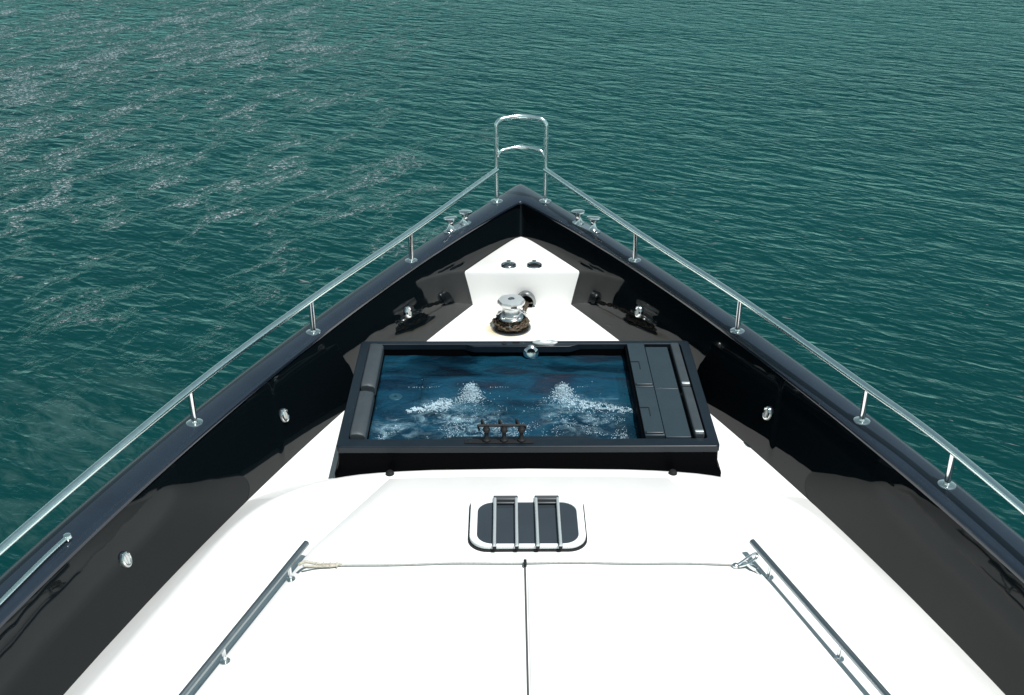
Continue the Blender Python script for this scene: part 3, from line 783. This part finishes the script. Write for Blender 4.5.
for _ in range(1600):                    # streak right of the second jet
    f = random.random(); x = .27 + .38 * f + G(0, .01); y = 6.23 - .10 * f + G(0, .012 + .032 * (1 - f))
    if noise.noise(Vector((x * 30, y * 40, 9))) < -.1: continue
    blob(x, y, WZ + heave(x, y) + random.random() * .005, random.uniform(.0010, .0036) * (1.2 - .5 * f))
for _ in range(5200):                   # froth spread over the near half
    x = random.uniform(-.62, .60); y = 5.72 + abs(G(0, .20)); p = noise.noise(Vector((x * 6, y * 9, 7))) + .5 * noise.noise(Vector((x * 17, y * 22, 2)))
    if p + random.random() * .35 < .18: continue
    blob(x, y, WZ + heave(x, y) + .001, random.uniform(.0008, .0028))
for _ in range(140):
    f = random.random(); x = -.92 + .14 * f + G(0, .02); y = 5.75 + .22 * f + G(0, .012); blob(x, y, WZ + heave(x, y), random.uniform(.001, .003))
for x0, x1 in ((-.75, -.53), (-.23, -.10), (.33, .42)):
    for k in range(int((x1 - x0) / .016)): x = x0 + .016 * k + G(0, .003); blob(x, 6.435 + G(0, .002), WZ + heave(x, 6.435) + .001, random.uniform(.0012, .0032))
me = bpy.data.meshes.new('foam'); me.from_pydata(vv, [], ff); me.materials.append(M['foam'])
for p_ in me.polygons: p_.use_smooth = True
fo = bpy.data.objects.new('foam', me); S.collection.objects.link(fo); fo.parent = tub; fo.location = -WL[tub.name]; fo['kind'] = 'stuff'

# headrests along the left edge
def bevelbox(name, x0, x1, y0, y1, z0, z1, m, bev, parent=tub, zt=None):
    bm = bmesh.new(); box(bm, ((x0 + x1) / 2, (y0 + y1) / 2, (z0 + z1) / 2), (x1 - x0, y1 - y0, z1 - z0)); return mesh_obj(name, bm, m, parent, bevel=bev)
for y0, y1 in ((5.715, 6.225), (6.290, 6.86)):
    bm = bmesh.new()
    prof = [(-1.040, RZ - .06), (-1.044, RZ + .012), (-1.035, RZ + .024), (-1.00, RZ + .026), (-.962, RZ + .018), (-.950, RZ + .004), (-.952, RZ - .06)]
    rows = [[Vector((x, y, z - (.012 if y in (y0, y1) and z > RZ else 0))) for x, z in prof] for y in (y0, y0 + .02, y1 - .02, y1)]
    vs = loft(bm, rows); bm.faces.new(vs[0]); bm.faces.new(vs[-1][::-1])
    for a, b in zip(vs, vs[1:]): bm.faces.new((a[0], a[-1], b[-1], b[0]))
    mesh_obj('headrest', bm, M['cushion'], tub, bevel=.004)
# folding lids and cushions at the right
for y0, y1 in ((5.708, 6.275), (6.283, 6.872)):
    o = bevelbox('lid_panel', .685, .800, y0, y1, RZ - .030, RZ + .008, M['lid'], .004)
    ym = (y0 + y1) / 2 + .03
    bm = bmesh.new(); box(bm, (.742, y0 + .022, RZ + .013), (.104, .026, .014)); mesh_obj('grip', bm, M['chrome'] if 0 else M['lid'], o, bevel=.005)
    bm = bmesh.new(); box(bm, (.712, ym, RZ + .009), (.050, .007, .004)); box(bm, (.739, ym - .05, RZ + .009), (.005, .10, .004)); mesh_obj('recess_line', bm, M['rubber'], o)
    s = bevelbox('seat_panel', .806, .955, y0 + (0 if y0 < 6 else -.006), y1 - .03 * (y1 > 6.5), RZ - .05, RZ - .006, M['lid'], .003)
    c = bevelbox('headrest_bolster', .975, 1.032, y0 + .0, y1 - .01, RZ - .03, RZ + .018, M['cushion'], .009)
    bm = bmesh.new(); box(bm, (1.003, y0 + .020, RZ + .020), (.050, .020, .008)); mesh_obj('end_cap', bm, M['alu'], c, bevel=.003)
bevelbox('lid_well', .802, 1.045, OY0 + .001, OY1 - .001, RZ - .09, RZ - .052, M['rubber'], .002)
bevelbox('lid_support', .672, .684, OY0 + .001, OY1 - .001, WZ - .06, RZ - .012, M['skirt'], .002)
bevelbox('headrest_shelf', -1.045, -.948, OY0 + .001, OY1 - .001, WZ - .03, RZ - .062, M['skirt'], .002)
# round control on the far rim, filler spout at the waterline, knob on the near rim
bm = bmesh.new(); lathe(bm, ((0, .008), (.035, .008), (.040, .012), (.050, .008), (.082, .006), (.090, .001), (.090, -.006)), (.136, 6.898, RZ + .003), 36, sx=.95, sy=.33); mesh_obj('control_dial', bm, M['satin'], tub)
bm = bmesh.new(); lathe(bm, ((.026, 0.0), (.050, .008), (.052, .016), (.036, .034), (.030, .036), (.026, .012), (0, .010)), (.040, 6.862, WZ + .035), 28, axis=Vector((0, -1, .25))); mesh_obj('water_spout', bm, M['chrome'], tub)
bm = bmesh.new(); lathe(bm, ((0, .010), (.014, .010), (.022, .006), (.025, 0)), (-.34, 5.664, RZ), 20); mesh_obj('air_knob', bm, M['tubrim'], tub)
bm = bmesh.new(); lathe(bm, ((0, .003), (.020, .003), (.022, 0)), (-.14, 6.897, RZ), 16); mesh_obj('rim_button', bm, M['rubber'], tub)
bm = bmesh.new(); box(bm, (-.06, 6.90, RZ + .003), (.045, .02, .006)); mesh_obj('rim_switch', bm, M['rubber'], tub)
# black tap set on the near rim: base bar, three curved taps, top bar
tap = empty('tap_set', (-.15, 5.65, RZ), None, None, parent=tub)
bm = bmesh.new(); box(bm, (-.17, 5.648, RZ + .003), (.40, .030, .008)); mesh_obj('tap_base', bm, M['rubber'], tap, bevel=.002)
bm = bmesh.new(); tube(bm, [(-.292, 5.665, RZ + .102), (-.015, 5.665, RZ + .102)], .0085, 10)
tube(bm, [(-.292, 5.665, RZ + .102), (-.285, 5.70, RZ + .05)], .006, 8); tube(bm, [(-.015, 5.665, RZ + .102), (-.022, 5.70, RZ + .05)], .006, 8); mesh_obj('tap_bar', bm, M['rubber'], tap)
for x in (-.242, -.140, -.040):
    bm = bmesh.new()
    lathe(bm, ((.024, 0), (.024, .012), (.015, .022), (.011, .045), (.014, .060), (.021, .068), (.021, .084), (.013, .094), (.010, .104)), (x, 5.655, RZ + .004), 18)
    tube(bm, smooth_path([(x, 5.66, RZ + .09), (x - .02, 5.69, RZ + .108), (x - .028, 5.735, RZ + .095), (x - .028, 5.75, RZ + .065)], 5), .0072, 8)
    mesh_obj('tap', bm, M['rubber'], tap)
